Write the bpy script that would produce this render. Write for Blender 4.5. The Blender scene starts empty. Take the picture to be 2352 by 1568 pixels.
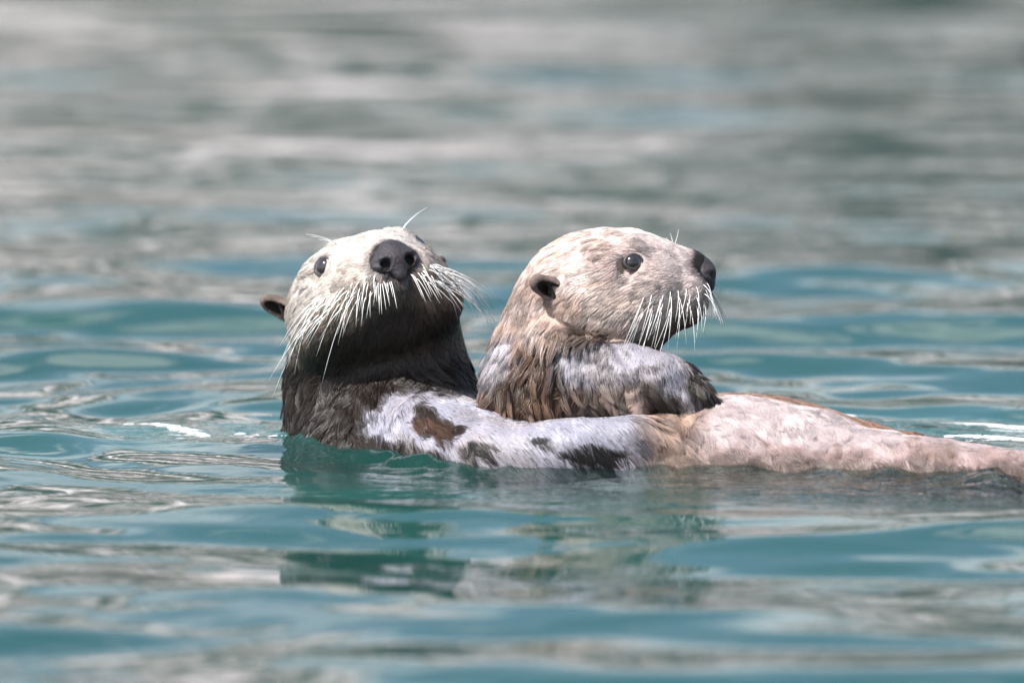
import bpy, math, random
import numpy as np
from mathutils import Vector, Matrix, kdtree

rng = np.random.default_rng(7)
random.seed(7)
SC = bpy.context.scene
COL = SC.collection
V = lambda *a: np.array(a, dtype=np.float64)
def unit(v):
    v = np.asarray(v, dtype=np.float64)
    return v / (np.linalg.norm(v, axis=-1, keepdims=True) + 1e-12)

# ------------------------------------------------------------------ camera
S = 0.00036                      # metres per pixel of a 2352-wide view at the otters
DEP = math.radians(6.8)          # the lens looks down this much
DIST = 11.0
AIM = V(0, 0, 0.096)
FWD = V(0, math.cos(DEP), -math.sin(DEP))
UPV = V(0, math.sin(DEP), math.cos(DEP))
EYE = AIM - FWD * DIST
KY = math.sin(DEP) / S
cam_d = bpy.data.cameras.new('camera')
cam = bpy.data.objects.new('camera', cam_d)
COL.objects.link(cam)
cam.location = EYE
cam.rotation_euler = (math.radians(90) - DEP, 0, 0)
cam_d.sensor_width = 36.0
cam_d.lens = 36.0 * DIST / (2352 * S)
cam_d.clip_start = 0.5
cam_d.clip_end = 3000
cam_d.dof.use_dof = True
cam_d.dof.focus_distance = 11.02
cam_d.dof.aperture_fstop = 4.5
SC.camera = cam

def P(px, py, y):
    """place on the sheet of depth y that lies on a sight line (2352-wide picture units)"""
    d = FWD + V(1, 0, 0) * ((px - 1176) * S / DIST) + UPV * ((784 - py) * S / DIST)
    return EYE + d * ((y - EYE[1]) / d[1])

# ------------------------------------------------------------------ sky, sun, exposure
SUN_AZ = math.radians(-130)      # where the sun stands, measured from +Y towards +X
SUN_EL = math.radians(52)
to_sun = V(math.sin(SUN_AZ) * math.cos(SUN_EL), math.cos(SUN_AZ) * math.cos(SUN_EL), math.sin(SUN_EL))
w = bpy.data.worlds.new('World'); SC.world = w; w.use_nodes = True
nt = w.node_tree; bg = nt.nodes['Background']
sky = nt.nodes.new('ShaderNodeTexSky'); sky.sky_type = 'NISHITA'; sky.sun_disc = False
sky.sun_elevation = SUN_EL; sky.sun_rotation = SUN_AZ
sky.air_density = 1.0; sky.dust_density = 2.0; sky.ozone_density = 1.0
# broken bright cloud over the whole sky
wtc = nt.nodes.new('ShaderNodeTexCoord'); wmp = nt.nodes.new('ShaderNodeMapping'); wmp.inputs['Scale'].default_value = (1, 1, 2.6)
wno = nt.nodes.new('ShaderNodeTexNoise'); wno.inputs['Scale'].default_value = 6.5; wno.inputs['Detail'].default_value = 6; wno.inputs['Roughness'].default_value = .55
wrp = nt.nodes.new('ShaderNodeMapRange'); wrp.inputs[1].default_value = .53; wrp.inputs[2].default_value = .64
wmx = nt.nodes.new('ShaderNodeMix'); wmx.data_type = 'RGBA'; wmx.inputs[7].default_value = (7.6, 7.9, 8.4, 1)
nt.links.new(wtc.outputs['Generated'], wmp.inputs[0]); nt.links.new(wmp.outputs[0], wno.inputs['Vector']); nt.links.new(wno.outputs[0], wrp.inputs[0])
nt.links.new(wrp.outputs[0], wmx.inputs[0]); nt.links.new(sky.outputs[0], wmx.inputs[6])
nt.links.new(wmx.outputs[2], bg.inputs[0]); bg.inputs[1].default_value = 0.11
sl = bpy.data.lights.new('sun', 'SUN'); sl.energy = 4.6; sl.angle = math.radians(0.6); sl.color = (1.0, 0.965, 0.925)
so = bpy.data.objects.new('sun', sl); COL.objects.link(so)
so.rotation_euler = Vector(to_sun).to_track_quat('Z', 'Y').to_euler()
SC.view_settings.view_transform = 'Standard'; SC.view_settings.look = 'None'
SC.view_settings.gamma = 1.0; SC.view_settings.exposure = 0.68
SC.view_settings.use_curve_mapping = False
SC.render.engine = 'CYCLES'
SC.cycles.use_denoising = True
SC.cycles.max_bounces = 6; SC.cycles.diffuse_bounces = 3; SC.cycles.glossy_bounces = 4
SC.cycles.caustics_reflective = False; SC.cycles.caustics_refractive = False

# ------------------------------------------------------------------ small tools
def tag(o, label=None, cat=None, group=None, kind=None):
    if label: o['label'] = label
    if cat: o['category'] = cat
    if group: o['group'] = group
    if kind: o['kind'] = kind
    return o

def mesh_obj(name, verts, faces, mat, parent=None, smooth=True):
    me = bpy.data.meshes.new(name)
    verts = np.asarray(verts, dtype=np.float32)
    if isinstance(faces, np.ndarray) and faces.ndim == 2:
        n, k = faces.shape
        me.vertices.add(len(verts)); me.vertices.foreach_set('co', verts.ravel())
        me.loops.add(n * k); me.loops.foreach_set('vertex_index', faces.astype(np.int32).ravel())
        me.polygons.add(n)
        me.polygons.foreach_set('loop_start', np.arange(0, n * k, k, dtype=np.int32))
        me.update(calc_edges=True); me.validate()
    else:
        me.from_pydata([tuple(map(float, v)) for v in verts], [], faces); me.update()
    if smooth:
        me.polygons.foreach_set('use_smooth', np.ones(len(me.polygons), dtype=bool))
    me.materials.append(mat)
    o = bpy.data.objects.new(name, me); COL.objects.link(o)
    if parent is not None:
        o.parent = parent
        o.matrix_parent_inverse = parent.matrix_world.inverted()
    return o

def vattr(me, name, data, kind='FLOAT'):
    a = me.attributes.new(name, kind, 'POINT')
    data = np.asarray(data, dtype=np.float32)
    if kind == 'FLOAT_COLOR':
        if data.shape[1] == 3: data = np.concatenate([data, np.ones((len(data), 1), np.float32)], 1)
        a.data.foreach_set('color', data.ravel())
    else:
        a.data.foreach_set('value', data.ravel())

def _hash(ix, iy, iz, seed):
    h = (ix.astype(np.int64) * 374761393 + iy.astype(np.int64) * 668265263 + iz.astype(np.int64) * 2147483647 + seed * 974711) & 0xffffffff
    h = ((h ^ (h >> 13)) * 1274126177) & 0xffffffff
    h = h ^ (h >> 16)
    return (h & 0xffffff) / float(0xffffff)

def vnoise(p, scale, seed=0):
    """smooth value noise in -1..1"""
    q = np.asarray(p, dtype=np.float64) * scale
    i = np.floor(q); f = q - i; f = f * f * f * (f * (f * 6 - 15) + 10); i = i.astype(np.int64)
    out = 0
    for dx in (0, 1):
        for dy in (0, 1):
            for dz in (0, 1):
                wgt = (f[:, 0] if dx else 1 - f[:, 0]) * (f[:, 1] if dy else 1 - f[:, 1]) * (f[:, 2] if dz else 1 - f[:, 2])
                out = out + wgt * _hash(i[:, 0] + dx, i[:, 1] + dy, i[:, 2] + dz, seed)
    return out * 2 - 1

def fbm(p, scale, octs=4, seed=0):
    r = 0; a = 1; t = 0
    for k in range(octs):
        r = r + a * vnoise(p, scale * 2 ** k, seed + 31 * k); t += a; a *= 0.5
    return r / t

def sstep(a, b, x):
    t = np.clip((x - a) / (b - a), 0, 1); return t * t * (3 - 2 * t)

def mixc(a, b, t): return a * (1 - t[:, None]) + b * t[:, None]

# ------------------------------------------------------------------ materials
def new_mat(name):
    m = bpy.data.materials.new(name); m.use_nodes = True
    n = m.node_tree; b = n.nodes['Principled BSDF']
    return m, n, b
def node(n, t, **kw):
    x = n.nodes.new(t)
    for k, v in kw.items(): setattr(x, k, v)
    return x

def mat_skin():
    """hide under the fur: colour from the coat, wetness adds gloss and painted glare"""
    m, n, b = new_mat('wet_pelt')
    col = node(n, 'ShaderNodeAttribute', attribute_name='col')
    wet_glare = node(n, 'ShaderNodeAttribute', attribute_name='wet_glare')
    tc = node(n, 'ShaderNodeTexCoord')
    no = node(n, 'ShaderNodeTexNoise'); no.inputs['Scale'].default_value = 60; no.inputs['Detail'].default_value = 6
    n.links.new(tc.outputs['Object'], no.inputs['Vector'])
    fine = node(n, 'ShaderNodeTexNoise'); fine.inputs['Scale'].default_value = 520; fine.inputs['Detail'].default_value = 3
    n.links.new(tc.outputs['Object'], fine.inputs['Vector'])
    # colour variation
    mr = node(n, 'ShaderNodeMapRange'); mr.inputs[1].default_value = .25; mr.inputs[2].default_value = .75; mr.inputs[3].default_value = .55; mr.inputs[4].default_value = 1.15
    n.links.new(no.outputs[0], mr.inputs[0])
    mul = node(n, 'ShaderNodeVectorMath', operation='SCALE')
    n.links.new(col.outputs['Color'], mul.inputs[0]); n.links.new(mr.outputs[0], mul.inputs['Scale'])
    # sun glare on the soaked pelt put into the colour, ragged edge
    add = node(n, 'ShaderNodeMath', operation='MULTIPLY_ADD'); add.inputs[1].default_value = 0.5; add.inputs[2].default_value = -0.25
    n.links.new(fine.outputs[0], add.inputs[0])
    a2 = node(n, 'ShaderNodeMath', operation='ADD'); n.links.new(wet_glare.outputs['Fac'], a2.inputs[0]); n.links.new(add.outputs[0], a2.inputs[1])
    th = node(n, 'ShaderNodeMapRange'); th.inputs[1].default_value = .35; th.inputs[2].default_value = .65
    n.links.new(a2.outputs[0], th.inputs[0])
    glare = node(n, 'ShaderNodeMix', data_type='RGBA'); glare.inputs[7].default_value = (.25, .24, .29, 1)
    fm = node(n, 'ShaderNodeMath', operation='MULTIPLY'); n.links.new(th.outputs[0], fm.inputs[0]); n.links.new(mr.outputs[0], fm.inputs[1]); fm.use_clamp = True
    n.links.new(fm.outputs[0], glare.inputs[0]); n.links.new(mul.outputs[0], glare.inputs[6]); n.links.new(glare.outputs[2], b.inputs['Base Color'])
    cw = node(n, 'ShaderNodeMath', operation='MULTIPLY'); cw.inputs[1].default_value = .6
    n.links.new(th.outputs[0], cw.inputs[0]); n.links.new(cw.outputs[0], b.inputs['Coat Weight'])
    b.inputs['Coat Roughness'].default_value = .5; b.inputs['Coat IOR'].default_value = 1.7
    b.inputs['Roughness'].default_value = .7; b.inputs['Specular IOR Level'].default_value = .25
    bp = node(n, 'ShaderNodeBump'); bp.inputs['Strength'].default_value = .5; bp.inputs['Distance'].default_value = .0012
    n.links.new(fine.outputs[0], bp.inputs['Height']); n.links.new(bp.outputs[0], b.inputs['Normal']); n.links.new(bp.outputs[0], b.inputs['Coat Normal'])
    return m

def mat_hair():
    m, n, b = new_mat('fur_strand')
    col = node(n, 'ShaderNodeAttribute', attribute_name='col')
    n.links.new(col.outputs['Color'], b.inputs['Base Color'])
    b.inputs['Roughness'].default_value = .34; b.inputs['Specular IOR Level'].default_value = .5
    return m

def mat_plain(name, col, rough=.5, spec=.5, coat=0, bump=0, scale=400):
    m, n, b = new_mat(name)
    tc = node(n, 'ShaderNodeTexCoord'); no = node(n, 'ShaderNodeTexNoise'); no.inputs['Scale'].default_value = scale; no.inputs['Detail'].default_value = 4
    n.links.new(tc.outputs['Object'], no.inputs['Vector'])
    r = node(n, 'ShaderNodeMix', data_type='RGBA'); r.inputs[6].default_value = (*[c * .72 for c in col], 1); r.inputs[7].default_value = (*[min(1, c * 1.28) for c in col], 1)
    n.links.new(no.outputs[0], r.inputs[0]); n.links.new(r.outputs[2], b.inputs['Base Color'])
    b.inputs['Roughness'].default_value = rough; b.inputs['Specular IOR Level'].default_value = spec
    b.inputs['Coat Weight'].default_value = coat; b.inputs['Coat Roughness'].default_value = .03
    if bump:
        bp = node(n, 'ShaderNodeBump'); bp.inputs['Strength'].default_value = bump; bp.inputs['Distance'].default_value = .001
        n.links.new(no.outputs[0], bp.inputs['Height']); n.links.new(bp.outputs[0], b.inputs['Normal'])
    return m

GLARE = V(.31, .30, .355)  # pale lilac of the painted glare
M_SKIN = mat_skin(); M_HAIR = mat_hair()
M_EYE = mat_plain('dark_eye', (.02, .015, .015), .10, .5, 1.0, 0, 90)
M_LID = mat_plain('eyelid_skin', (.05, .04, .042), .5, .5)
M_NOSE = mat_plain('nose_leather', (.034, .029, .034), .58, .4, 0, 1.0, 420)
M_WHISK = mat_plain('whisker_horn', (.88, .86, .79), .3, .6)

# ------------------------------------------------------------------ implicit solids
class Solid:
    def __init__(self): self.p = []
    def ell(self, c, r, ax=None, k=.012, op=1):
        self.p.append(('e', np.asarray(c, float), np.asarray(r, float), np.eye(3) if ax is None else np.asarray(ax, float), k, op)); return self
    def cap(self, a, b, ra, rb, k=.012, op=1):
        self.p.append(('c', np.asarray(a, float), np.asarray(b, float), (ra, rb), k, op)); return self
    @staticmethod
    def dist(q, pts):
        if q[0] == 'e':
            _, c, r, ax, k, op = q
            l = (pts - c) @ ax.T
            k0 = np.sqrt(((l / r) ** 2).sum(-1)); k1 = np.sqrt(((l / (r * r)) ** 2).sum(-1)) + 1e-9
            return k0 * (k0 - 1) / k1
        _, a, b, (ra, rb), k, op = q
        ba = b - a; t = np.clip(((pts - a) @ ba) / (ba @ ba), 0, 1)
        return np.linalg.norm(pts - a - t[..., None] * ba, axis=-1) - (ra + (rb - ra) * t)
    @staticmethod
    def comb(d, e, k, op):
        if op > 0:
            h = np.maximum(k - np.abs(d - e), 0) / k; return np.minimum(d, e) - h * h * k * .25
        e = -e; h = np.maximum(k - np.abs(d - e), 0) / k; return np.maximum(d, e) + h * h * k * .25
    def at(self, pts):
        pts = np.asarray(pts, float); d = np.full(pts.shape[:-1], 1.0)
        for q in self.p: d = self.comb(d, self.dist(q, pts), q[-2], q[-1])
        return d
    def grad(self, pts, e=.0008):
        g = np.stack([self.at(pts + e * np.eye(3)[i]) - self.at(pts - e * np.eye(3)[i]) for i in range(3)], -1)
        return unit(g)
    def hit(self, a, d, far=.2, n=400):
        """first way out of the solid from a along d"""
        t = np.linspace(0, far, n); v = self.at(a + t[:, None] * d)
        i = np.where(v > 0)[0]
        return a + d * (t[i[0]] if len(i) else far)
    def bounds(self, q, m):
        if q[0] == 'e': r = np.sqrt(((q[3].T * q[2]) ** 2).sum(1)); return q[1] - r - m, q[1] + r + m
        ra, rb = q[3]; return np.minimum(q[1] - ra, q[2] - rb) - m, np.maximum(q[1] + ra, q[2] + rb) + m
    def mesh(self, h, lo=None, hi=None):
        B = [self.bounds(q, .004) for q in self.p if q[-1] > 0]
        l = np.min([b[0] for b in B], 0); u = np.max([b[1] for b in B], 0)
        if lo is not None: l = np.maximum(l, lo)
        if hi is not None: u = np.minimum(u, hi)
        n = np.ceil((u - l) / h).astype(int) + 2
        ax = [l[i] + h * np.arange(n[i]) for i in range(3)]
        Fd = np.full(n, .05, dtype=np.float32)
        for q in self.p:
            b0, b1 = self.bounds(q, q[-2] + .006)
            i0 = np.clip(np.floor((b0 - l) / h).astype(int), 0, n); i1 = np.clip(np.ceil((b1 - l) / h).astype(int) + 1, 0, n)
            if np.any(i1 <= i0): continue
            sl_ = tuple(slice(i0[i], i1[i]) for i in range(3))
            g = np.stack(np.meshgrid(*[ax[i][sl_[i]] for i in range(3)], indexing='ij'), -1)
            Fd[sl_] = self.comb(Fd[sl_], self.dist(q, g), q[-2], q[-1])
        # keep the shell closed where the block is cut
        for a in range(3):
            for e in (0, -1):
                s_ = [slice(None)] * 3; s_[a] = e; Fd[tuple(s_)] = np.maximum(Fd[tuple(s_)], h * .5)
        return nets(Fd, l, h)

def nets(Fd, org, h):
    s = Fd < 0
    n = np.array(Fd.shape) - 1
    corners = [(i, j, k) for i in (0, 1) for j in (0, 1) for k in (0, 1)]
    cs = sum(s[i:n[0] + i, j:n[1] + j, k:n[2] + k].astype(np.int8) for i, j, k in corners)
    act = (cs > 0) & (cs < 8)
    idx = np.full(act.shape, -1, dtype=np.int64)
    I = np.argwhere(act); idx[act] = np.arange(len(I))
    acc = np.zeros((len(I), 3)); cnt = np.zeros(len(I))
    for a in range(8):
        for d in range(3):
            c0 = corners[a]
            if c0[d]: continue
            c1 = list(c0); c1[d] = 1
            f0 = Fd[I[:, 0] + c0[0], I[:, 1] + c0[1], I[:, 2] + c0[2]]; f1 = Fd[I[:, 0] + c1[0], I[:, 1] + c1[1], I[:, 2] + c1[2]]
            m = (f0 < 0) != (f1 < 0)
            t = np.where(m, f0 / np.where(m, f0 - f1, 1), 0)
            p = np.tile(np.array(c0, float), (len(I), 1)); p[:, d] += t
            acc[m] += p[m]; cnt[m] += 1
    verts = org + h * (I + acc / cnt[:, None])
    faces = []
    for d in range(3):
        e1, e2 = [(1, 2), (2, 0), (0, 1)][d]
        s0 = [slice(None)] * 3; s1 = [slice(None)] * 3
        s0[d] = slice(0, -1); s1[d] = slice(1, None)
        A = s[tuple(s0)]; Bq = s[tuple(s1)]
        for flip, m in ((False, A & ~Bq), (True, ~A & Bq)):
            E = np.argwhere(m)
            E = E[(E[:, e1] > 0) & (E[:, e2] > 0) & (E[:, e1] < Fd.shape[e1] - 1) & (E[:, e2] < Fd.shape[e2] - 1)]
            if not len(E): continue
            def cell(o1, o2):
                c = E.copy(); c[:, e1] -= o1; c[:, e2] -= o2; return idx[c[:, 0], c[:, 1], c[:, 2]]
            q = [cell(1, 1), cell(0, 1), cell(0, 0), cell(1, 0)]
            faces.append(np.stack(q[::-1] if flip else q, 1))
    return verts, np.concatenate(faces)

# ------------------------------------------------------------------ water
WAVES = []
wr = np.random.default_rng(21)
for i in range(60):
    lam = 0.05 * (11.0 ** wr.random())                 # 5 cm to 55 cm
    th = math.radians(90 + wr.normal(0, 20))           # travels mostly along the sight line
    slope = 0.0165 * (lam / 0.2) ** 0.55 * (0.6 + .8 * wr.random())
    WAVES.append((2 * math.pi / lam * math.cos(th), 2 * math.pi / lam * math.sin(th), slope * lam / (2 * math.pi), wr.random() * 6.283, lam))
def water_h(x, y, cell=None):
    p = np.stack([x, y, 0 * x], -1)
    wx = x + .04 * vnoise(p, 1.8, 5); wy = y + .06 * vnoise(p, 1.8, 9)
    z = np.zeros_like(x)
    for kx, ky, A, ph, lam in WAVES:
        a = A if cell is None else A * np.clip((lam / (3.2 * cell)) - 1, 0, 1)
        z += a * np.sin(kx * wx + ky * wy + ph)
    # calmer close to the animals and towards the sheltered shore
    d = np.hypot((x - .12) / .52, (y - .02) / .30)
    z *= .42 + .58 * sstep(.55, 1.9, d)
    z *= 1.0 - .68 * sstep(.6, 2.1, y - .5 * np.clip(-x, 0, .4))
    z *= 1.0 - .45 * np.exp(-((x + .02) / .42) ** 4 - ((y + .75) / .8) ** 4)      # lee of the animals
    # rings that run out from the neck
    r = np.hypot(x + .115, y - .2)
    z += .0016 * np.sin(r * 2 * math.pi / .12 - 1.0) * np.exp(-((r - .3) / .22) ** 2)
    r = np.hypot((x - .25) * .55, y + .03)
    z += .0022 * np.sin(r * 2 * math.pi / .13 + 1.6) * np.exp(-((r - .32) / .16) ** 2)
    return z

def stretch(a, b, step, far, grow=1.09):
    mid = list(np.arange(a, b + step * .5, step)); lo = []; hi = []
    s_, p = step, a
    while p > -far: s_ *= grow; p -= s_; lo.append(p)
    s_, p = step, b
    while p < far: s_ *= grow; p += s_; hi.append(p)
    return np.array(lo[::-1] + mid + hi)

def build_water():
    xs = stretch(-.72, .72, .0062, 420, 1.11); ys = stretch(-1.6, 3.6, .0068, 420, 1.10)
    X, Y = np.meshgrid(xs, ys, indexing='ij')
    cx = np.gradient(xs); cy = np.gradient(ys)
    C = np.maximum(cx[:, None], cy[None, :])
    Z = water_h(X.ravel(), Y.ravel(), C.ravel())
    nx, ny = X.shape
    i = np.arange(nx * ny).reshape(nx, ny)
    f = np.stack([i[:-1, :-1].ravel(), i[1:, :-1].ravel(), i[1:, 1:].ravel(), i[:-1, 1:].ravel()], 1)
    m, n, b = new_mat('sea_water')
    tc = node(n, 'ShaderNodeTexCoord')
    # deep turbid green-blue with slow drift of tint
    big = node(n, 'ShaderNodeTexNoise'); big.inputs['Scale'].default_value = 1.3; big.inputs['Detail'].default_value = 2
    n.links.new(tc.outputs['Object'], big.inputs['Vector'])
    mx = node(n, 'ShaderNodeMix', data_type='RGBA'); mx.inputs[6].default_value = (.010, .052, .047, 1); mx.inputs[7].default_value = (.016, .070, .059, 1)
    n.links.new(big.outputs[0], mx.inputs[0])
    air = node(n, 'ShaderNodeAttribute', attribute_name='air'); ma = node(n, 'ShaderNodeMix', data_type='RGBA'); ma.inputs[7].default_value = (.05, .17, .165, 1)
    n.links.new(air.outputs['Fac'], ma.inputs[0]); n.links.new(mx.outputs[2], ma.inputs[6])
    n.nodes.remove(b)
    dif = node(n, 'ShaderNodeBsdfDiffuse'); n.links.new(ma.outputs[2], dif.inputs[0])
    clr = node(n, 'ShaderNodeBsdfTransparent'); clr.inputs[0].default_value = (.62, .72, .70, 1)
    gl = node(n, 'ShaderNodeBsdfGlossy'); gl.inputs['Roughness'].default_value = .012; gl.inputs['Color'].default_value = (1, 1, 1, 1)
    fr = node(n, 'ShaderNodeFresnel'); fr.inputs['IOR'].default_value = 1.34
    sh = node(n, 'ShaderNodeAttribute', attribute_name='clear')
    m1 = node(n, 'ShaderNodeMixShader'); m2 = node(n, 'ShaderNodeMixShader')
    n.links.new(sh.outputs['Fac'], m1.inputs[0]); n.links.new(dif.outputs[0], m1.inputs[1]); n.links.new(clr.outputs[0], m1.inputs[2])
    n.links.new(fr.outputs[0], m2.inputs[0]); n.links.new(m1.outputs[0], m2.inputs[1]); n.links.new(gl.outputs[0], m2.inputs[2])
    n.links.new(m2.outputs[0], n.nodes['Material Output'].inputs['Surface'])
    at = node(n, 'ShaderNodeAttribute', attribute_name='ripple')
    mp = node(n, 'ShaderNodeMapping'); mp.inputs['Scale'].default_value = (26, 60, 1)
    n.links.new(tc.outputs['Object'], mp.inputs[0])
    r = node(n, 'ShaderNodeTexNoise'); r.inputs['Scale'].default_value = 1; r.inputs['Detail'].default_value = 2.5
    n.links.new(mp.outputs[0], r.inputs['Vector'])
    bp = node(n, 'ShaderNodeBump'); bp.inputs['Distance'].default_value = .014
    n.links.new(at.outputs['Fac'], bp.inputs['Strength']); n.links.new(r.outputs[0], bp.inputs['Height']); n.links.new(bp.outputs[0], gl.inputs['Normal']); n.links.new(bp.outputs[0], fr.inputs['Normal'])
    o = mesh_obj('water', np.stack([X.ravel(), Y.ravel(), Z], 1), f, m)
    x, y = X.ravel(), Y.ravel()
    def blob(cx_, cy_, rx, ry): return np.exp(-(((x - cx_) / rx) ** 2 + ((y - cy_) / ry) ** 2))
    rp = .50 * blob(.20, -.21, .28, .09) + .46 * blob(.40, -.24, .14, .11) + .5 * blob(.36, .17, .16, .09) + .35 * blob(-.22, .16, .10, .06)
    vattr(o.data, 'ripple', np.clip(rp, .012, .8))
    ar = blob(-.26, .16, .12, .12) + .8 * blob(.38, .20, .14, .14) + .5 * blob(-.05, -.2, .2, .1)
    vattr(o.data, 'air', np.clip(ar, 0, 1) * (.55 + .45 * fbm(np.stack([x, y * .5, 0 * x], -1), 14, 3, 5)))
    tag(o, 'green-blue rippled sea water', None, None, 'structure')
    return o
WATER = build_water()

# ------------------------------------------------------------------ rocky shore beyond the top of the picture (seen in the water)
def build_shore():
    xs = np.linspace(-60, 60, 241); ts = np.linspace(0, 1, 70)
    X, T = np.meshgrid(xs, ts, indexing='ij')
    x = X.ravel(); t = T.ravel()
    prof_y = 24 + 10 * t + 3 * fbm(np.stack([x, 0 * x, 0 * x], -1), .06, 3, 3)
    prof_z = -1.0 + 7.6 * t ** 1.15 * (1 + .5 * fbm(np.stack([x, 0 * x, 0 * x + 9], -1), .05, 3, 8))
    p = np.stack([x, prof_y, prof_z], 1)
    d = fbm(p, .35, 5, 40); st = np.abs(fbm(p * V(.5, .5, 2.2), .4, 4, 77))
    p[:, 1] += -1.6 * d + 1.8 * st; p[:, 2] += .5 * fbm(p, .6, 4, 12)
    i = np.arange(x.size).reshape(X.shape)
    f = np.stack([i[:-1, :-1].ravel(), i[1:, :-1].ravel(), i[1:, 1:].ravel(), i[:-1, 1:].ravel()], 1)
    m, n, b = new_mat('shore_rock')
    tc = node(n, 'ShaderNodeTexCoord'); mp = node(n, 'ShaderNodeMapping'); mp.inputs['Scale'].default_value = (.42, .5, .9)
    n.links.new(tc.outputs['Object'], mp.inputs[0])
    no = node(n, 'ShaderNodeTexNoise'); no.inputs['Scale'].default_value = 1.4; no.inputs['Detail'].default_value = 6; no.inputs['Roughness'].default_value = .62
    n.links.new(mp.outputs[0], no.inputs['Vector'])
    rp = node(n, 'ShaderNodeValToRGB'); cr = rp.color_ramp
    cr.elements[0].position = .43; cr.elements[0].color = (.04, .034, .03, 1)
    cr.elements[1].position = .58; cr.elements[1].color = (.74, .665, .675, 1)
    e = cr.elements.new(.47); e.color = (.095, .076, .069, 1)
    e = cr.elements.new(.52); e.color = (.31, .256, .243, 1)
    n.links.new(no.outputs[0], rp.inputs[0]); n.links.new(rp.outputs[0], b.inputs['Base Color']); b.inputs['Roughness'].default_value = .9
    o = mesh_obj('rocky_shore', p, f, m)
    tag(o, 'grey-brown rocky shore mirrored in the far water', None, None, 'structure')
build_shore()

# ------------------------------------------------------------------ otter heads
class Frame:
    def __init__(self, O, yaw, pitch, roll, s=.001):
        y, p, r = map(math.radians, (yaw, pitch, roll))
        f = V(math.sin(y) * math.cos(p), -math.cos(y) * math.cos(p), math.sin(p))
        rt = V(math.cos(y), math.sin(y), 0); u = np.cross(f, rt)
        self.f = f; self.r = rt * math.cos(r) + u * math.sin(r); self.u = u * math.cos(r) - rt * math.sin(r)
        self.O = np.asarray(O, float); self.s = s
        self.ax = np.stack([self.f, self.r, self.u])
    def __call__(self, F, R, U): return self.O + self.s * (F * self.f + R * self.r + U * self.u)
    def d(self, F, R, U): return unit(F * self.f + R * self.r + U * self.u)
    def loc(self, p): return ((np.asarray(p) - self.O) @ self.ax.T) / self.s

def add_head(B, H, cheek=37, mz=0):
    e = lambda c, r, k=14, op=1: B.ell(H(*c), np.array(r) * H.s, H.ax, k * H.s, op)
    c = lambda a, b, ra, rb, k=14, op=1: B.cap(H(*a), H(*b), ra * H.s, rb * H.s, k * H.s, op)
    e((31, 0, -12), (58, 62, 42))
    e((65, 0, -16), (45, 49, 42), 20)
    c((82, 0, -7), (111 + mz, 0, -13), 22.5, 17, 20)
    for s in (-1, 1):
        e((44, s * 32, -34), (48, cheek, 33), 22)
        e((100 + mz, s * 17, -28), (24, 21, 18.5), 12)
        c((72, s * 28, 15), (50, s * 42, 13), 9, 8, 16)        # brow
        e((84, s * 30, -14), (20, 12, 12), 16)                 # below the eye
    c((56, 0, -42), (100 + mz, 0, -44), 27, 13, 16)
    e((107 + mz, 0, -37), (11, 13, 8), 10)
    c((112 + mz, 0, -40), (118 + mz, 0, -31), .8, .8, 5, -1)           # lip groove
    for s in (-1, 1): c((112 + mz, s * 2, -41), (92, s * 30, -47), 1.6, 1.2, 7, -1)   # mouth line
    for s in (-1, 1): e((67, s * 48, 4), (10, 7, 9), 6, -1)    # eye socket

def eye_at(B, H, s):
    d = H.d(.50, s * .85, .18)
    c = H(63, s * 26, 4)
    q = c + np.linspace(0, .05, 300)[:, None] * d
    v = B.at(q); i = np.where(v > 0)[0]
    return (q[i[0]] if len(i) else H(67, s * 44, 6)) + d * .0038, d

def sphere(c, r, n=24, m=16, ax=None, sc=(1, 1, 1)):
    ax = np.eye(3) if ax is None else ax
    vs, fs = [], []
    for i in range(m + 1):
        for j in range(n):
            a, b = math.pi * i / m, 2 * math.pi * j / n
            l = V(math.sin(a) * math.cos(b) * sc[0], math.sin(a) * math.sin(b) * sc[1], math.cos(a) * sc[2]) * r
            vs.append(c + l @ ax)
    for i in range(m):
        for j in range(n):
            fs.append((i * n + j, (i + 1) * n + j, (i + 1) * n + (j + 1) % n, i * n + (j + 1) % n))
    return vs, fs

def tube(pts, rads, sides=4):
    pts = np.asarray(pts, float); vs, fs = [], []
    t = unit(np.gradient(pts, axis=0))
    up = V(.31, .22, .92)
    for i, p in enumerate(pts):
        a = unit(np.cross(t[i], up)); b = np.cross(t[i], a)
        for j in range(sides):
            g = 2 * math.pi * j / sides
            vs.append(p + rads[i] * (a * math.cos(g) + b * math.sin(g)))
    for i in range(len(pts) - 1):
        for j in range(sides):
            fs.append((i * sides + j, i * sides + (j + 1) % sides, (i + 1) * sides + (j + 1) % sides, (i + 1) * sides + j))
    n = len(pts) - 1
    fs.append(tuple(range(sides))[::-1]); fs.append(tuple(n * sides + j for j in range(sides)))
    return vs, fs

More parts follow.
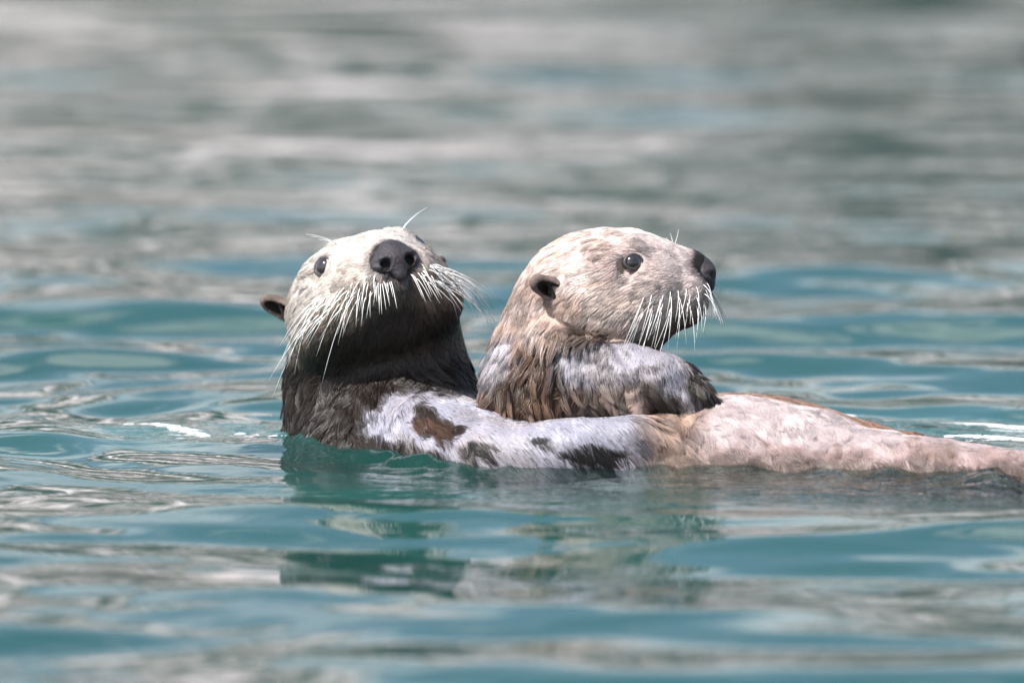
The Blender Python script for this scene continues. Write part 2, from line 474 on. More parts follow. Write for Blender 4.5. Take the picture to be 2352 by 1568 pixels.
def add_face(root, B, H, seed, droop, ear_col, ear_back, wrad=.00054, mz=0, er=.0088):
    s_ = H.s
    # nose
    N = Solid()
    ns = .88 if mz else 1.0; n0 = V(118, 0, -17); sh = V(mz - .5 * (mz > 0), 0, 0)
    at_ = lambda q: H(*(n0 + (V(*q) - n0) * ns + sh))
    e = lambda c, r, k=5, op=1: N.ell(at_(c), np.array(r) * s_ * ns, H.ax, k * s_, op)
    c = lambda a, b, ra, rb, k=5, op=1: N.cap(at_(a), at_(b), ra * s_ * ns, rb * s_ * ns, k * s_, op)
    e((115, 0, -7), (12, 11.5, 10)); e((117, 0, -12), (14, 15, 10.5), 6); e((121, 0, -18), (12.5, 17, 9), 7); e((125, 0, -28), (5.5, 6, 8), 6)
    for sg in (-1, 1):
        e((121, sg * 13, -18.5), (11, 8.5, 7.5), 6)
        c((140, sg * 9.5, -20), (124, sg * 11, -21), 4.3, 4.2, 2.0, -1)
        c((134, sg * 13, -19.5), (126, sg * 23, -16), 2.8, 1.2, 3, -1)
    c((138, 0, -36), (136, 0, -14), 1.0, .6, 2.5, -1)
    v, f = N.mesh(.0011)
    mesh_obj('nose', v, f, M_NOSE, root)
    # eyes
    for sg in (-1, 1):
        p, d = eye_at(B, H, sg)
        p = p - d * .0005
        r = er
        cc = p - d * r * .72
        a1 = unit(H.f - d * (H.f @ d)); a2 = np.cross(d, a1)
        ax = np.stack([a1, a2, d])
        v, f = sphere(cc, r, ax=ax)
        eye = mesh_obj('eye', v, f, M_EYE, root)
        n, m_ = 28, 8; vs, fs = [], []
        for i in range(n):
            g = 2 * math.pi * i / n
            rr = er * .82 * (1 + .16 * abs(math.cos(g)) ** 3)
            ctr = cc + a1 * math.cos(g) * rr * 1.04 + a2 * math.sin(g) * rr * .9 + d * (r * .62 - .001 * abs(math.cos(g)))
            out = unit(a1 * math.cos(g) + a2 * math.sin(g))
            for j in range(m_):
                q = 2 * math.pi * j / m_
                vs.append(ctr + .0013 * (out * math.cos(q) * 1.25 + d * math.sin(q)))
        for i in range(n):
            for j in range(m_):
                fs.append((i * m_ + j, ((i + 1) % n) * m_ + j, ((i + 1) % n) * m_ + (j + 1) % m_, i * m_ + (j + 1) % m_))
        mesh_obj('eyelid', vs, fs, M_LID, eye)
    # ears
    for sg in (-1, 1):
        root_p = B.hit(H(8, sg * 20, 0), H.d(-.12, sg, 0.02))
        L = H.d(-ear_back, sg * .66, .46); Bv = H.d(.62, sg * .62, -.30); Bv = unit(Bv - L * (Bv @ L)); W = np.cross(L, Bv)
        ax = np.stack([L, Bv, W])
        E = Solid()
        q = lambda l, b, w_: root_p + s_ * (l * L + b * Bv + w_ * W)
        E.ell(q(9, -1, 0), np.array((15, 6.5, 8.6)) * s_, ax, .003)
        E.ell(q(-2, -1, 0), np.array((10, 9, 10)) * s_, ax, .006)
        E.ell(q(5, 5.5, -1), np.array((14.5, 7.2, 5.6)) * s_, ax, .003, -1)
        E.cap(q(-3, 6, -6), q(10, 1.5, 4), 2.2 * s_, 1.0 * s_, .004)
        E.cap(q(-4, 5, 5), q(4, 3, 6.5), 2.2 * s_, 1.4 * s_, .004)
        v, f = E.mesh(.001)
        ear = mesh_obj('ear', v, f, M_SKIN, root)
        lb = ((v - root_p) @ ax.T) / s_
        inner = (np.linalg.norm((lb - V(5, 5.5, -1)) / V(15.3, 8, 6.3), axis=1) < 1.0).astype(float)
        cc = mixc(np.tile(ear_col, (len(v), 1)), V(.02, .015, .014), inner) * (.8 + .5 * fbm(v, 160, 3, 8))[:, None]
        vattr(ear.data, 'col', np.clip(cc, 0, 1), 'FLOAT_COLOR'); vattr(ear.data, 'wet_glare', np.zeros(len(v)))
    # whiskers
    wr = np.random.default_rng(seed)
    cache = []
    for sg in (-1, 1):
        for row in range(5):
            for k in range(9):
                F = 119 + mz - k * 4.2 - row * .8 + wr.normal(0, 1.0); U = -23 - row * 3.6 + k * .5 + wr.normal(0, .8)
                o = H(F - 10, sg * 6, U)
                lat = .35 + .085 * k
                d = H.d(.62 - .09 * k, sg * lat, -.12)
                p0 = B.hit(o, H.d(.5 - .07 * k, sg * (.5 + .07 * k), -.05), .06) - d * .0015
                ln = (.017 + .0034 * k + .0020 * row) * (0.6 + .5 * wr.random()); ln = min(ln, .040)
                dr = H.d(-.55 - .06 * k, sg * (.12 + .05 * k), -1.0) * .55 + V(0, 0, -1) * .45 * droop
                t = np.linspace(0, 1, 7)[:, None]
                jit = wr.normal(0, .13, 3)
                bend = .75 + .5 * wr.random()
                pts = p0 + ln * (t * (d + jit * .6) * .70 + t ** 1.9 * (unit(dr) + jit * .8) * bend)
                v, f = tube(pts, np.linspace(wrad, .00010, 7), 4)
                mesh_obj('whisker', v, f, M_WHISK, root)
        for k in range(9):                                      # short ones under the nose
            p0 = B.hit(H(98, sg * (4 + 1.6 * k), -29 - 5 * wr.random()), H.d(1, sg * .2, -.1), .06)
            d = H.d(.6, sg * (.12 + .03 * k), -.35); t = np.linspace(0, 1, 7)[:, None]; ln = .012 + .012 * wr.random()
            pts = p0 + ln * (t * (d + wr.normal(0, .12, 3)) * .55 + t ** 1.6 * (H.d(-.1, sg * .1, -1) * .6 + V(0, 0, -.4)))
            v, f = tube(pts, np.linspace(.00042, .00014, 7), 4)
            mesh_obj('whisker', v, f, M_WHISK, root)
        for k in range(3):                                      # a few above the eye
            p0 = B.hit(H(82 + 4 * mz, sg * (18 - mz), 4 - 2 * mz), H.d(.1, sg * .55, .8), .06)
            d = H.d(-.15 + .25 * k, sg * .6, .75 - .12 * k)
            t = np.linspace(0, 1, 7)[:, None]; ln = .014 + .006 * k
            pts = p0 + ln * (t * d + t ** 2 * (H.d(-.5, sg * .8, -.3)) * .35)
            v, f = tube(pts, np.linspace(.00030, .00010, 7), 4)
            mesh_obj('whisker', v, f, M_WHISK, root)

# ------------------------------------------------------------------ fur
def grow_fur(root, body, solid, guides, H, colour, length, count, seed, lift=.28, eyes=()):
    me = body.data
    me.calc_loop_triangles()
    tri = np.empty(len(me.loop_triangles) * 3, dtype=np.int32); me.loop_triangles.foreach_get('vertices', tri); tri = tri.reshape(-1, 3)
    co = np.empty(len(me.vertices) * 3); me.vertices.foreach_get('co', co); co = co.reshape(-1, 3)
    no = np.empty(len(me.vertices) * 3); me.vertices.foreach_get('normal', no); no = no.reshape(-1, 3)
    r = np.random.default_rng(seed)
    cen = co[tri].mean(1)
    area = np.linalg.norm(np.cross(co[tri[:, 1]] - co[tri[:, 0]], co[tri[:, 2]] - co[tri[:, 0]]), axis=1)
    L, dens, lk, ck = length(cen)
    wgt = area * dens * (cen[:, 2] > -.02) * (L > .0005)
    pick = r.choice(len(tri), count, p=wgt / wgt.sum())
    u = r.random((count, 2)); fl = u.sum(1) > 1; u[fl] = 1 - u[fl]
    a, b, c = co[tri[pick, 0]], co[tri[pick, 1]], co[tri[pick, 2]]
    p = a + u[:, :1] * (b - a) + u[:, 1:] * (c - a)
    na, nb, nc = no[tri[pick, 0]], no[tri[pick, 1]], no[tri[pick, 2]]
    n = unit(na + u[:, :1] * (nb - na) + u[:, 1:] * (nc - na))
    keep = np.ones(len(p), bool)
    for e_, rad in eyes: keep &= np.linalg.norm(p - e_, axis=1) > rad
    p = p[keep]; n = n[keep]
    L, dens, lk, ck = length(p)
    # flow
    fl = np.zeros_like(p)
    for g, d, rad in guides:
        wg = np.exp(-((p - g) ** 2).sum(1) / rad ** 2)
        fl += wg[:, None] * unit(d)
    nose = H(140, 0, -22)
    lp = H.loc(p)
    wh = sstep(-60, -5, lp[:, 0] + .25 * lp[:, 2]) * 3 * np.exp(-((lp[:, 0] - 50) / 110) ** 2 - (lp[:, 1] / 110) ** 2 - (lp[:, 2] / 90) ** 2)
    fl += wh[:, None] * unit(p - nose)
    fl = unit(fl + 1e-6) + (.12 + .30 * ck[:, None]) * np.stack([fbm(p, 45, 2, seed + q) for q in range(3)], -1) + .1 * r.normal(size=p.shape)
    fl = unit(fl - n * (fl * n).sum(1, keepdims=True))
    # clumps
    nc_ = max(50, len(p) // 44)
    ci = r.choice(len(p), nc_, replace=False)
    kd = kdtree.KDTree(nc_)
    for i_, q in enumerate(ci): kd.insert(p[q], i_)
    kd.balance()
    near = np.array([kd.find(q)[1] for q in p]); cl = ci[near]
    Ls = L * (.65 + .6 * r.random(len(p)))
    Lc = L[cl]
    NP = 6
    t = np.linspace(0, 1, NP)
    lift = lift * lk; lf = lift * (.6 + .8 * r.random(len(p)))
    clf = lift * (.55 + .9 * r.random(len(p)))
    fc = unit(fl + .38 * ck[:, None] * (r.normal(size=p.shape)) * .7); fc = unit(fc - .9 * n * (fc * n).sum(1, keepdims=True))
    Lr = .55 + .9 * r.random(len(p))
    def path(p_, fl_, n_, L_, lf_, tt):
        return p_ + L_[:, None] * (fl_ * tt + n_ * lf_[:, None] * (tt - .55 * tt * tt)) + V(0, 0, -1) * (L_ * .12 * tt * tt)[:, None]
    pts = np.zeros((len(p), NP, 3))
    wild = np.where(r.random(len(p)) < .07, 2.6, 1.0); clf = clf * wild; Lw = np.where(wild > 1, 1.25, 1.0)
    cfac = np.minimum(ck, 1.1) * (.45 + .4 * r.random(len(p)))
    for k in range(NP):
        own = path(p, fl, n, Ls, lf, t[k])
        cen_ = path(p[cl], fc[cl], n[cl], Lc * Lw[cl] * Lr[cl], clf[cl], t[k])
        cb = (cfac * t[k] ** 1.2)[:, None]
        pts[:, k] = own * (1 - cb) + cen_ * cb
    cu = bpy.data.hair_curves.new('fur')
    cu.add_curves([NP] * len(p))
    cu.attributes['position'].data.foreach_set('vector', pts.astype(np.float32).ravel())
    ra = cu.attributes.new('radius', 'FLOAT', 'POINT')
    rad = np.tile(np.array([.00019, .00019, .00018, .00015, .00010, .00003]), len(p)) * np.repeat(.8 + .5 * r.random(len(p)), NP)
    ra.data.foreach_set('value', rad.astype(np.float32))
    cc, wt = colour(p)
    dk = (r.random(len(p)) < .20) & (wt > .3)
    cc = np.where(dk[:, None], cc * .22, cc)
    cc = cc * (.78 + .44 * r.random(len(p)))[:, None] * (.62 + .72 * r.random(nc_)[near])[:, None]
    ca = cu.attributes.new('col', 'FLOAT_COLOR', 'CURVE')
    ca.data.foreach_set('color', np.concatenate([cc, np.ones((len(p), 1))], 1).astype(np.float32).ravel())
    cu.materials.append(M_HAIR)
    o = bpy.data.objects.new('fur', cu); COL.objects.link(o); o.parent = root; o.matrix_parent_inverse = root.matrix_world.inverted()
    return o

def empty(name, loc):
    o = bpy.data.objects.new(name, None); o.empty_display_size = .05; COL.objects.link(o); o.location = loc
    bpy.context.view_layer.update()
    return o

def blobm(p, c, r):
    return np.exp(-(((p - c) / np.asarray(r)) ** 2).sum(1))

def nose_edge(lp, c, nz, mz=0):
    d = np.linalg.norm((lp - V(122 + mz, 0, -15)) / V(18, 20, 17), axis=1)
    c = mixc(c, V(.12, .10, .096), sstep(1.42, 1.1, d + .15 * nz) * .6)
    return mixc(c, V(.010, .008, .008), sstep(1.12, .98, d))

def glare_tone(p, n2, nz):  # tones of sun glare painted into the fur colour
    t = np.clip(.5 + 1.3 * fbm(p, 26, 3, 301), 0, 1)
    return mixc(np.tile(V(.30, .265, .27), (len(p), 1)), V(.33, .33, .40), t) * (1 + .4 * n2 + .2 * nz)[:, None]

# ------------------------------------------------------------------ the mother
def build_mother():
    H = Frame(P(813, 681, .155), 16, 28, 11)
    B = Solid(); add_head(B, H, 40, 0)
    # neck
    B.cap(H(6, 0, -22), P(862, 930, .165), .058, .070, .03)
    B.cap(P(862, 920, .165), P(900, 1060, .12), .072, .080, .03)
    B.cap(P(925, 760, .16), P(965, 960, .13), .040, .046, .03)
    # trunk, lying on its back, feet towards the right
    A = [(930, .085, -.036, .082), (1130, .025, -.066, .098), (1400, .008, -.074, .108), (1700, -.003, -.074, .112), (1900, -.018, -.073, .102), (2100, -.045, -.073, .086), (2250, -.085, -.068, .074), (2420, -.12, -.055, .058), (2620, -.17, -.062, .045)]
    pts = [(V((px - 1176) * S, y, z), r) for px, y, z, r in A]
    ay = lambda px: np.interp(px, [a[0] for a in A], [a[1] for a in A])
    for (a, ra), (b, rb) in zip(pts[:-1], pts[1:]): B.cap(a, b, ra, rb, .03)
    # near forearm held across the chest, paw under the pup
    B.cap(P(985, 985, .02), P(1120, 1055, -.045), .030, .025, .022)
    B.cap(P(1120, 1055, -.045), P(1290, 1050, -.065), .025, .026, .022)
    B.cap(P(1290, 1050, -.055), P(1450, 1012, -.062), .026, .021, .022)
    # folds of the belly, near thigh
    B.ell(P(1690, 996, -.01), (.075, .06, .026), None, .03)
    B.cap(P(2010, 1075, -.08), P(2330, 1092, -.13), .028, .018, .03)
    v, f = B.mesh(.0024, lo=V(-9, -9, -.13))
    v = v + B.grad(v) * ((.0022 * fbm(v, 30, 3, 51) + .0012 * fbm(v * V(.6, 1, 1), 90, 2, 52)) * sstep(1450, 1560, v[:, 0] / S + 1176))[:, None]
    def masks(p):
        px = p[:, 0] / S + 1176; nz = fbm(p, 30, 3, 4); n2 = fbm(p, 70, 3, 24)
        neck = sstep(.084, .058, p[:, 2] + .008 * nz) * sstep(1130, 1060, px)
        bel = sstep(1400, 1500, px + 50 * nz + 900 * (p[:, 2] - .03))
        # sun glare painted over soaked chest and arm, with dark ruffled holes in it
        q = np.stack([px, 1048 - p[:, 2] / S * .99 - p[:, 1] * KY], -1)      # column and row in the camera's view
        wet_glare = sstep(815, 900, q[:, 0] + 70 * n2 + .5 * (q[:, 1] - 950))
        wet_glare *= sstep(890, 918, q[:, 1] + 22 * n2) * (1 - bel)
        line = np.interp(q[:, 0], [700, 843, 1004, 1084, 1200, 1500], [975, 992, 1034, 1076, 1110, 1130])
        wet_glare *= sstep(-8, 10, line - q[:, 1] + 12 * n2)
        for cx, cy, rx, ry in ((965, 965, 62, 46), (1015, 985, 40, 30), (1092, 1030, 44, 26), (1345, 1045, 82, 20), (1240, 1010, 30, 12)):
            dd = np.hypot((q[:, 0] - cx) / rx, (q[:, 1] - cy) / ry) + .8 * n2 + .6 * nz + .5 * fbm(p * V(.5, 1, 1.2), 120, 2, 88)
            wet_glare *= sstep(.62, 1.05, dd)
        return px, nz, n2, neck, bel, wet_glare
    def colour(p):
        lp = H.loc(p); F, R, U = lp[:, 0], lp[:, 1], lp[:, 2]
        px, nz, n2, neck, bel, wet_glare = masks(p)
        head = V(.52, .475, .438); tan = V(.36, .25, .175); dark = V(.020, .0135, .0105); brown = V(.10, .07, .055)
        c = np.tile(head, (len(p), 1))
        c = mixc(c, V(.40, .315, .25), np.clip(.3 + 1.3 * n2, 0, 1) * .38)
        # brown crown, her left cheek browned with painted shade, tan muzzle, pale lip
        c = mixc(c, tan, sstep(22, 52, R + .35 * (U - 10) + 10 * nz) * .8)
        c = mixc(c, tan, blobm(lp, V(104, 0, -18), (20, 40, 16)) * .6)
        c = mixc(c, V(.62, .58, .50), blobm(lp, V(108, 0, -34), (22, 34, 8)) * .7)
        # dark chin and throat, fur colour plus painted shade; brown nape
        c = mixc(c, V(.25, .17, .12), sstep(-26, -42, U + 6 * nz - .06 * F) * .8)
        under = sstep(-38, -58, U + 6 * nz - .05 * (F - 60))
        c = mixc(c, V(.034, .024, .019), under)
        c = mixc(c, brown, sstep(-18, -44, F + 6 * nz))
        c = mixc(c, V(.05, .04, .036), np.clip(1.4 * blobm(lp, V(120, 0, -38), (18, 11, 12)), 0, 1))
        c = mixc(c, dark, neck)
        c = mixc(c, V(.011, .0085, .0075), sstep(1000, 1060, px) * sstep(.075, .06, p[:, 2]))
        c = mixc(c, V(.085, .042, .024), np.exp(-((px - 985) / 46) ** 2 - ((1048 - p[:, 2] / S * .99 - p[:, 1] * KY - 982) / 26) ** 2) * .9)
        bc = V(.30, .215, .203) * (1 + .35 * fbm(p, 22, 3, 91) + .25 * n2)[:, None]
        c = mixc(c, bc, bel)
        c = mixc(c, V(.17, .11, .085), bel * sstep(.16, .5, fbm(p * V(.5, 1, 1.5), 34, 3, 171)) * .75)
        rim = sstep(-.014, -.004, p[:, 1] - ay(px) + .006 * nz)
        c = mixc(c, V(.17, .095, .062), bel * rim)
        tuft = sstep(1360, 1420, px) * sstep(1660, 1560, px + 900 * (.03 - p[:, 2])) * bel
        c = mixc(c, mixc(np.tile(V(.10, .06, .042), (len(p), 1)), V(.34, .235, .18), np.clip(.5 + 1.6 * n2, 0, 1)), tuft * .85)
        belly_glare = bel * (1 - tuft) * sstep(.30, .55, p[:, 2] / .05 + .25 * nz + .2 * n2) * (1 - rim)
        c = mixc(c, V(.50, .46, .48), belly_glare * .45)  # sun glare along the belly top, put into the fur colour
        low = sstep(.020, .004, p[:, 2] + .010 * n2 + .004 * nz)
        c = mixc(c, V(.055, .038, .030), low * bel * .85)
        c = mixc(c, glare_tone(p, n2, nz), wet_glare * .92)
        c = nose_edge(lp, c, nz)
        return np.clip(c, 0, 1), wet_glare
    # clear shallow water where her flank lies just under the surface
    me = WATER.data; wc = np.empty(len(me.vertices) * 3, np.float32); me.vertices.foreach_get('co', wc); wc = wc.reshape(-1, 3).astype(float)
    cl = np.zeros(len(wc)); sel = (np.abs(wc[:, 0]) < .7) & (wc[:, 1] > -.6) & (wc[:, 1] < .3)
    w_ = wc[sel]; dd = np.maximum(B.at(np.column_stack([w_[:, 0], w_[:, 1], np.full(len(w_), -.022)])), 0)
    pxw = w_[:, 0] / S + 1176
    cl[sel] = .92 * np.exp(-(dd / .15) ** 2) * sstep(.05, .0, w_[:, 1] - ay(pxw)) * (.45 + .55 * sstep(950, 1250, pxw))
    vattr(me, 'clear', cl)
    ds = np.abs(B.at(np.column_stack([w_[:, 0], w_[:, 1], w_[:, 2]])))
    nw = fbm(np.column_stack([w_[:, 0], w_[:, 1], 0 * pxw]), 26, 3, 402)
    wc[sel, 2] += (.0045 * (1 + 1.1 * nw)) * np.exp(-(ds / .016) ** 2) + .0035 * nw * np.exp(-(ds / .06) ** 2)
    wc[sel, 2] += .006 * np.exp(-((pxw - 2330) / 150) ** 2 - ((w_[:, 1] + .14) / .05) ** 2)          # swell washing over the hips
    me.vertices.foreach_set('co', wc.astype(np.float32).ravel()); me.update()
    root = empty('sea_otter', V(P(1500, 1048, 0)[0], 0, -.1))
    body = mesh_obj('body', v, f, M_SKIN, root)
    c, wet_glare = colour(v); vattr(body.data, 'col', c, 'FLOAT_COLOR'); vattr(body.data, 'wet_glare', wet_glare)
    add_face(root, B, H, 5, .3, V(.20, .155, .135), -.05, .00060, 0, .0096)
    def length(p):
        lp = H.loc(p)
        px, nz, n2, neck, bel, wet_glare = masks(p)
        hd = sstep(.055, .08, p[:, 2]) * sstep(1180, 1120, px)
        L = .0090 + .004 * (1 - hd)
        L = L * (1 - .35 * sstep(70, 110, lp[:, 0]) * hd)
        L = L * (1 - .46 * bel) + .009 * sstep(1360, 1420, px) * sstep(1640, 1560, px) * bel
        L = L * (1 - .5 * wet_glare)
        L = L * sstep(.72, 1.2, np.linalg.norm((lp - V(122, 0, -15)) / V(18, 20, 17), axis=1))
        lk = (.55 + .5 * neck - .08 * bel) * (1 - .75 * wet_glare)
        ck = (.75 + .5 * neck + .1 * bel) * (1 - .75 * wet_glare)
        dens = (.45 + .9 * hd) * np.where(px > 2380, .3, 1)
        return L, dens, lk, np.clip(ck, 0, 1.1)
    gd = [(P(870, 850, .2), V(0.05, 0, -1), .1), (P(870, 1000, .2), V(.25, -.1, -1), .09)]
    for (a, ra), (b, rb) in zip(pts[1:-1], pts[2:]): gd.append((a + V(0, 0, .05), b - a + V(0, -.05, -.08), .14))
    ey = [(eye_at(B, H, s)[0], .0104) for s in (-1, 1)]
    ey += [(e_ + unit(H(130, 0, -16) - e_) * .008, .0085) for e_, _ in ey]
    grow_fur(root, body, B, gd, H, colour, length, 150000, 3, .26, ey)
    tag(root, 'adult sea otter floating on its back, pale face turned to the camera', 'otter', 'sea otters')
build_mother()

# ------------------------------------------------------------------ the pup
def build_pup():
    H = Frame(P(1266, 650, .06), 86, 12, 0)
    B = Solid(); add_head(B, H, 36, 5)
    # neck and trunk, crouched on the mother's chest
    B.cap(H(32, 0, -18), P(1284, 800, .06), .046, .042, .03)
    B.cap(P(1280, 790, .06), P(1246, 890, .05), .042, .045, .03)
    B.ell(P(1250, 905, .05), (.047, .062, .046), None, .03)
    B.ell(P(1350, 905, .045), (.070, .056, .038), None, .03)
    B.cap(P(1380, 905, .05), P(1560, 965, .05), .035, .024, .03)
    # near foreleg: shoulder, elbow, wrist, paw hanging down
    B.cap(P(1300, 862, .0), P(1440, 864, -.022), .024, .0240, .014)
    B.cap(P(1440, 864, -.022), P(1525, 874, -.030), .0240, .0215, .014)
    B.cap(P(1525, 874, -.030), P(1586, 914, -.034), .0205, .0155, .010)
    B.cap(P(1586, 914, -.034), P(1606, 952, -.036), .0145, .0100, .008)
    for k, (dx, dy) in enumerate(((-16, 6), (-4, 14), (8, 12))):
        B.cap(P(1600, 942, -.042 + .006 * k), P(1604 + dx, 954 + dy, -.044 + .006 * k), .0062, .0044, .004)
    # other paw tucked under the wrist
    B.cap(P(1360, 905, .0), P(1432, 920, -.028), .018, .014, .012)
    for k, (x0, y0, x1, y1) in enumerate(((1426, 898, 1456, 906), (1432, 918, 1470, 930), (1430, 932, 1468, 952))):
        B.cap(P(x0, y0, -.036), P(x1, y1, -.046), .0078, .0070, .004)
    # crease behind the jaw and under the ear
    cr = [B.hit(P(x_, y_, .05), V(0, -1, 0)) for x_, y_ in ((1262, 700), (1288, 736), (1330, 744), (1374, 750), (1410, 776), (1440, 800))]
    for a, b in zip(cr[:-1], cr[1:]): B.cap(a, b, .0042, .0042, .007, -1)
    # bunched fur of the shoulder
    for x_, y_, r_ in ((1300, 775, .011), (1350, 782, .010), (1250, 760, .012)):
        B.cap(B.hit(P(x_, y_, .05), V(0, -1, 0)) + V(0, .006, 0), B.hit(P(x_ + 40, y_ + 8, .05), V(0, -1, 0)) + V(0, .006, 0), r_, r_ * .8, .01)
    v, f = B.mesh(.0022)
    v = v + B.grad(v) * ((.0022 * fbm(v, 34, 3, 61) + .0012 * fbm(v, 80, 2, 62)) * sstep(.115, .09, v[:, 2]))[:, None]
    def masks(p):
        lp = H.loc(p); px = p[:, 0] / S + 1176; nz = fbm(p, 30, 3, 14); n2 = fbm(p, 75, 3, 34); z = p[:, 2]
        body = sstep(.112, .088, z + .008 * nz) * (1 - sstep(-78, -66, lp[:, 2]) * sstep(35, 55, lp[:, 0]))
        py = 1048 - z / S * .99 - p[:, 1] * KY
        near = sstep(.03, .01, p[:, 1])
        arm = sstep(1262, 1300, px + 18 * n2 - .25 * (py - 850)) * sstep(782, 792, py) * near * sstep(.108, .098, z)
        low = np.interp(px, [1260, 1300, 1400, 1450, 1480, 1520, 1560, 1600, 1640], [850, 876, 884, 874, 890, 915, 945, 945, 940])
        glare = arm * sstep(10, -10, py - low + 14 * n2)  # sun glare on the soaked foreleg, painted as colour
        for cx, cy, rx, ry in ((1482, 898, 22, 34), (1532, 918, 34, 22)):
            glare = glare * sstep(.6, 1.0, np.hypot((px - cx) / rx, (py - cy) / ry) + .5 * n2)
        glare = glare * sstep(8, -10, px - 1562 - (py - 836) * .40 + 22 * n2)
        nape = sstep(1208, 1176, px + 26 * n2) * sstep(740, 790, py + 30 * n2) * sstep(858, 835, py - .5 * (1180 - px) + 16 * n2)  # bright glint on the nape, painted the same way
        glare = np.maximum(glare, .8 * nape)
        pad = sstep(1424, 1436, px) * sstep(1486, 1478, px) * sstep(-.036, -.042, p[:, 1]) * sstep(888, 895, py)
        return lp, px, py, nz, n2, body, arm, glare * (1 - pad), pad
    def colour(p):
        lp, px, py, nz, n2, body, arm, glare, pad = masks(p)
        F, R, U = lp[:, 0], lp[:, 1], lp[:, 2]
        c = np.tile(V(.58, .475, .44), (len(p), 1))
        c = mixc(c, V(.38, .235, .16), np.clip(.35 + 1.5 * fbm(p * V(1, 1, 2.4), 40, 3, 66), 0, 1) * .65 * sstep(95, 40, F))
        c = mixc(c, V(.50, .42, .355), blobm(lp, V(60, -50, -32), (45, 40, 28)) * .6)
        c = mixc(c, V(.44, .375, .36), sstep(88, 106, F + 5 * nz) * .6)
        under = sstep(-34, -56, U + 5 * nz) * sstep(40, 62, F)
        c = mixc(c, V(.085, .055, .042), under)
        br = mixc(np.tile(V(.032, .018, .012), (len(p), 1)), V(.20, .120, .078), np.clip(.45 + 1.5 * n2 + .5 * nz, 0, 1))
        c = mixc(c, br, np.maximum(body, sstep(0, -30, F + 10 * nz) * .45))
        c = mixc(c, V(.15, .115, .098), arm * .8)
        c = mixc(c, V(.02, .017, .016), np.clip(sstep(-10, 8, px - 1562 - (py - 836) * .40 + 22 * n2) + np.exp(-((px - 1532) / 36) ** 2 - ((py - 918) / 24) ** 2), 0, 1) * arm * .9)
        tip = sstep(1572, 1600, px + 12 * n2) * sstep(915, 940, py)
        c = mixc(c, V(.022, .018, .017), np.clip(tip, 0, 1))
        c = mixc(c, V(.34, .25, .215), pad)
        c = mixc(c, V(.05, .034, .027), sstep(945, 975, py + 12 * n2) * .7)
        c = mixc(c, glare_tone(p, n2, nz), glare * .92)
        c = nose_edge(lp, c, nz, 5)
        return np.clip(c, 0, 1), glare
    root = empty('sea_otter', V(P(1300, 1000, .05)[0], .05, .02))
    body = mesh_obj('body', v, f, M_SKIN, root)
    c, wet_glare = colour(v); vattr(body.data, 'col', c, 'FLOAT_COLOR'); vattr(body.data, 'wet_glare', wet_glare)
    add_face(root, B, H, 11, .9, V(.22, .165, .145), .52, .00042, 5, .0079)
    def length(p):
        lp, px, py, nz, n2, bd, arm, glare, pad = masks(p)
        L = .0095 + .010 * bd
        L = L * (1 - .45 * sstep(60, 110, lp[:, 0]) * (1 - bd))
        L = L * (1 - .35 * arm) * (1 - .55 * glare) * (1 - .9 * pad)
        L = L * sstep(.72, 1.2, np.linalg.norm((lp - V(127, 0, -15)) / V(18, 20, 17), axis=1))
        lk = (.6 + .8 * bd) * (1 - .8 * glare); ck = (.65 + .8 * bd) * (1 - .75 * glare)
        ck = ck * (1 - .5 * sstep(40, 80, lp[:, 0]) * (1 - bd))
        return L, (1 - .9 * pad), lk, np.clip(ck, 0, 1.4)
    gd = [(P(1180, 700, .05), V(-.45, 0, -1), .06), (P(1180, 850, .05), V(-.1, -.1, -1), .07), (P(1300, 780, .02), V(-.1, 0, -1), .05),
          (P(1300, 900, .0), V(.5, -.1, -1), .06), (P(1480, 900, -.02), V(.8, -.1, -.6), .06), (P(1600, 920, -.03), V(.3, 0, -1), .04)]
    ey = [(eye_at(B, H, s)[0], .0090) for s in (-1, 1)]
    ey += [(e_ + unit(H(130, 0, -16) - e_) * .008, .0085) for e_, _ in ey]
    grow_fur(root, body, B, gd, H, colour, length, 130000, 9, .30, ey)
    tag(root, 'younger brown sea otter in profile, sitting on the other otter\'s chest', 'otter', 'sea otters')
build_pup()

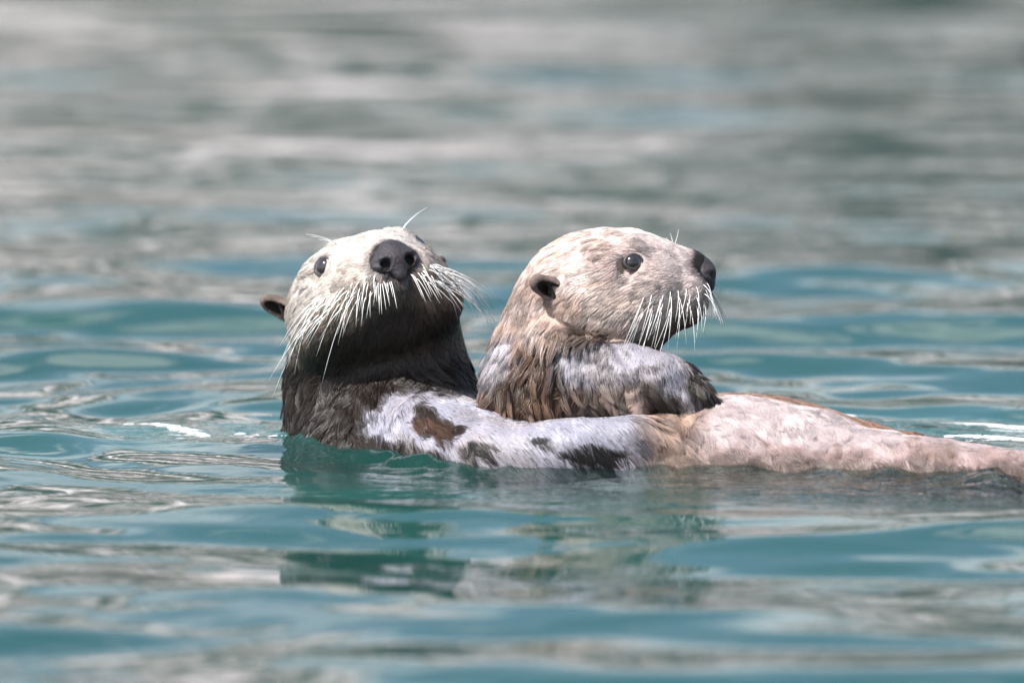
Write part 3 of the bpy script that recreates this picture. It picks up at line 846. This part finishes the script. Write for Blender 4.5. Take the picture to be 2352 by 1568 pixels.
# ------------------------------------------------------------------ flecks on the water round the bodies: foam, and sky glints modelled as solids
def build_flecks():
    r = np.random.default_rng(33)
    vs, fs = [], []
    def fleck(px, py, ln, ht):
        # where the sight line to this place meets the water
        d = FWD + V(1, 0, 0) * ((px - 1176) * S / DIST) + UPV * ((784 - py) * S / DIST)
        c = EYE + d * (-EYE[2] / d[2]); a = ln * S; b = ht * S / math.sin(DEP)
        n = 20; k0 = len(vs); ph = r.random(6) * 6.28
        rad = [1 + .25 * math.sin(2 * g + ph[0]) + .22 * math.sin(3 * g + ph[1]) + .2 * math.sin(5 * g + ph[2]) + .14 * math.sin(8 * g + ph[3]) for g in np.linspace(0, 2 * math.pi, n, endpoint=False)]
        pts = []
        for ring, (sc, z) in enumerate(((1.0, -.0002), (.72, .0003))):
            for i in range(n):
                g = 2 * math.pi * i / n; pts.append((c[0] + math.cos(g) * a * rad[i] * sc, c[1] + math.sin(g) * b * rad[i] * sc, z))
        pts.append((c[0], c[1], .0004))
        P_ = np.array(pts); P_[:, 2] += water_h(P_[:, 0], P_[:, 1])
        vs.extend(P_.tolist())
        for i in range(n):
            j = (i + 1) % n
            fs.append((k0 + i, k0 + j, k0 + n + j, k0 + n + i)); fs.append((k0 + n + i, k0 + n + j, k0 + 2 * n))
    def strip(x0, y0, x1, y1, n, spread, l0, l1, h0, h1):
        for _ in range(n):
            t = r.random(); fleck(x0 + (x1 - x0) * t + r.normal(0, spread), y0 + (y1 - y0) * t + r.normal(0, spread * .16), l0 + (l1 - l0) * r.random() ** 2, h0 + (h1 - h0) * r.random() ** 2)
    strip(285, 962, 480, 1003, 90, 10, 2, 12, .5, 2.2)
    strip(330, 972, 440, 992, 22, 12, 6, 20, 1, 2.6)
    strip(555, 985, 655, 1003, 26, 12, 2, 16, .5, 2.4)
    strip(1930, 945, 2110, 958, 40, 9, 6, 40, 1, 4)  # from here on, sky glints beyond the hips modelled as white flecks
    strip(2100, 955, 2352, 980, 64, 12, 5, 34, .8, 3.6)
    strip(2190, 1010, 2352, 1026, 60, 10, 4, 22, .8, 3)
    m = mat_plain('foam_and_glint', (.78, .80, .82), .35, .5)
    o = mesh_obj('foam', vs, fs, m)  # also holds the sky glints modelled as flecks
    tag(o, 'white flecks of foam and modelled sky glints on the water around the otters', 'foam', None, 'stuff')
build_flecks()
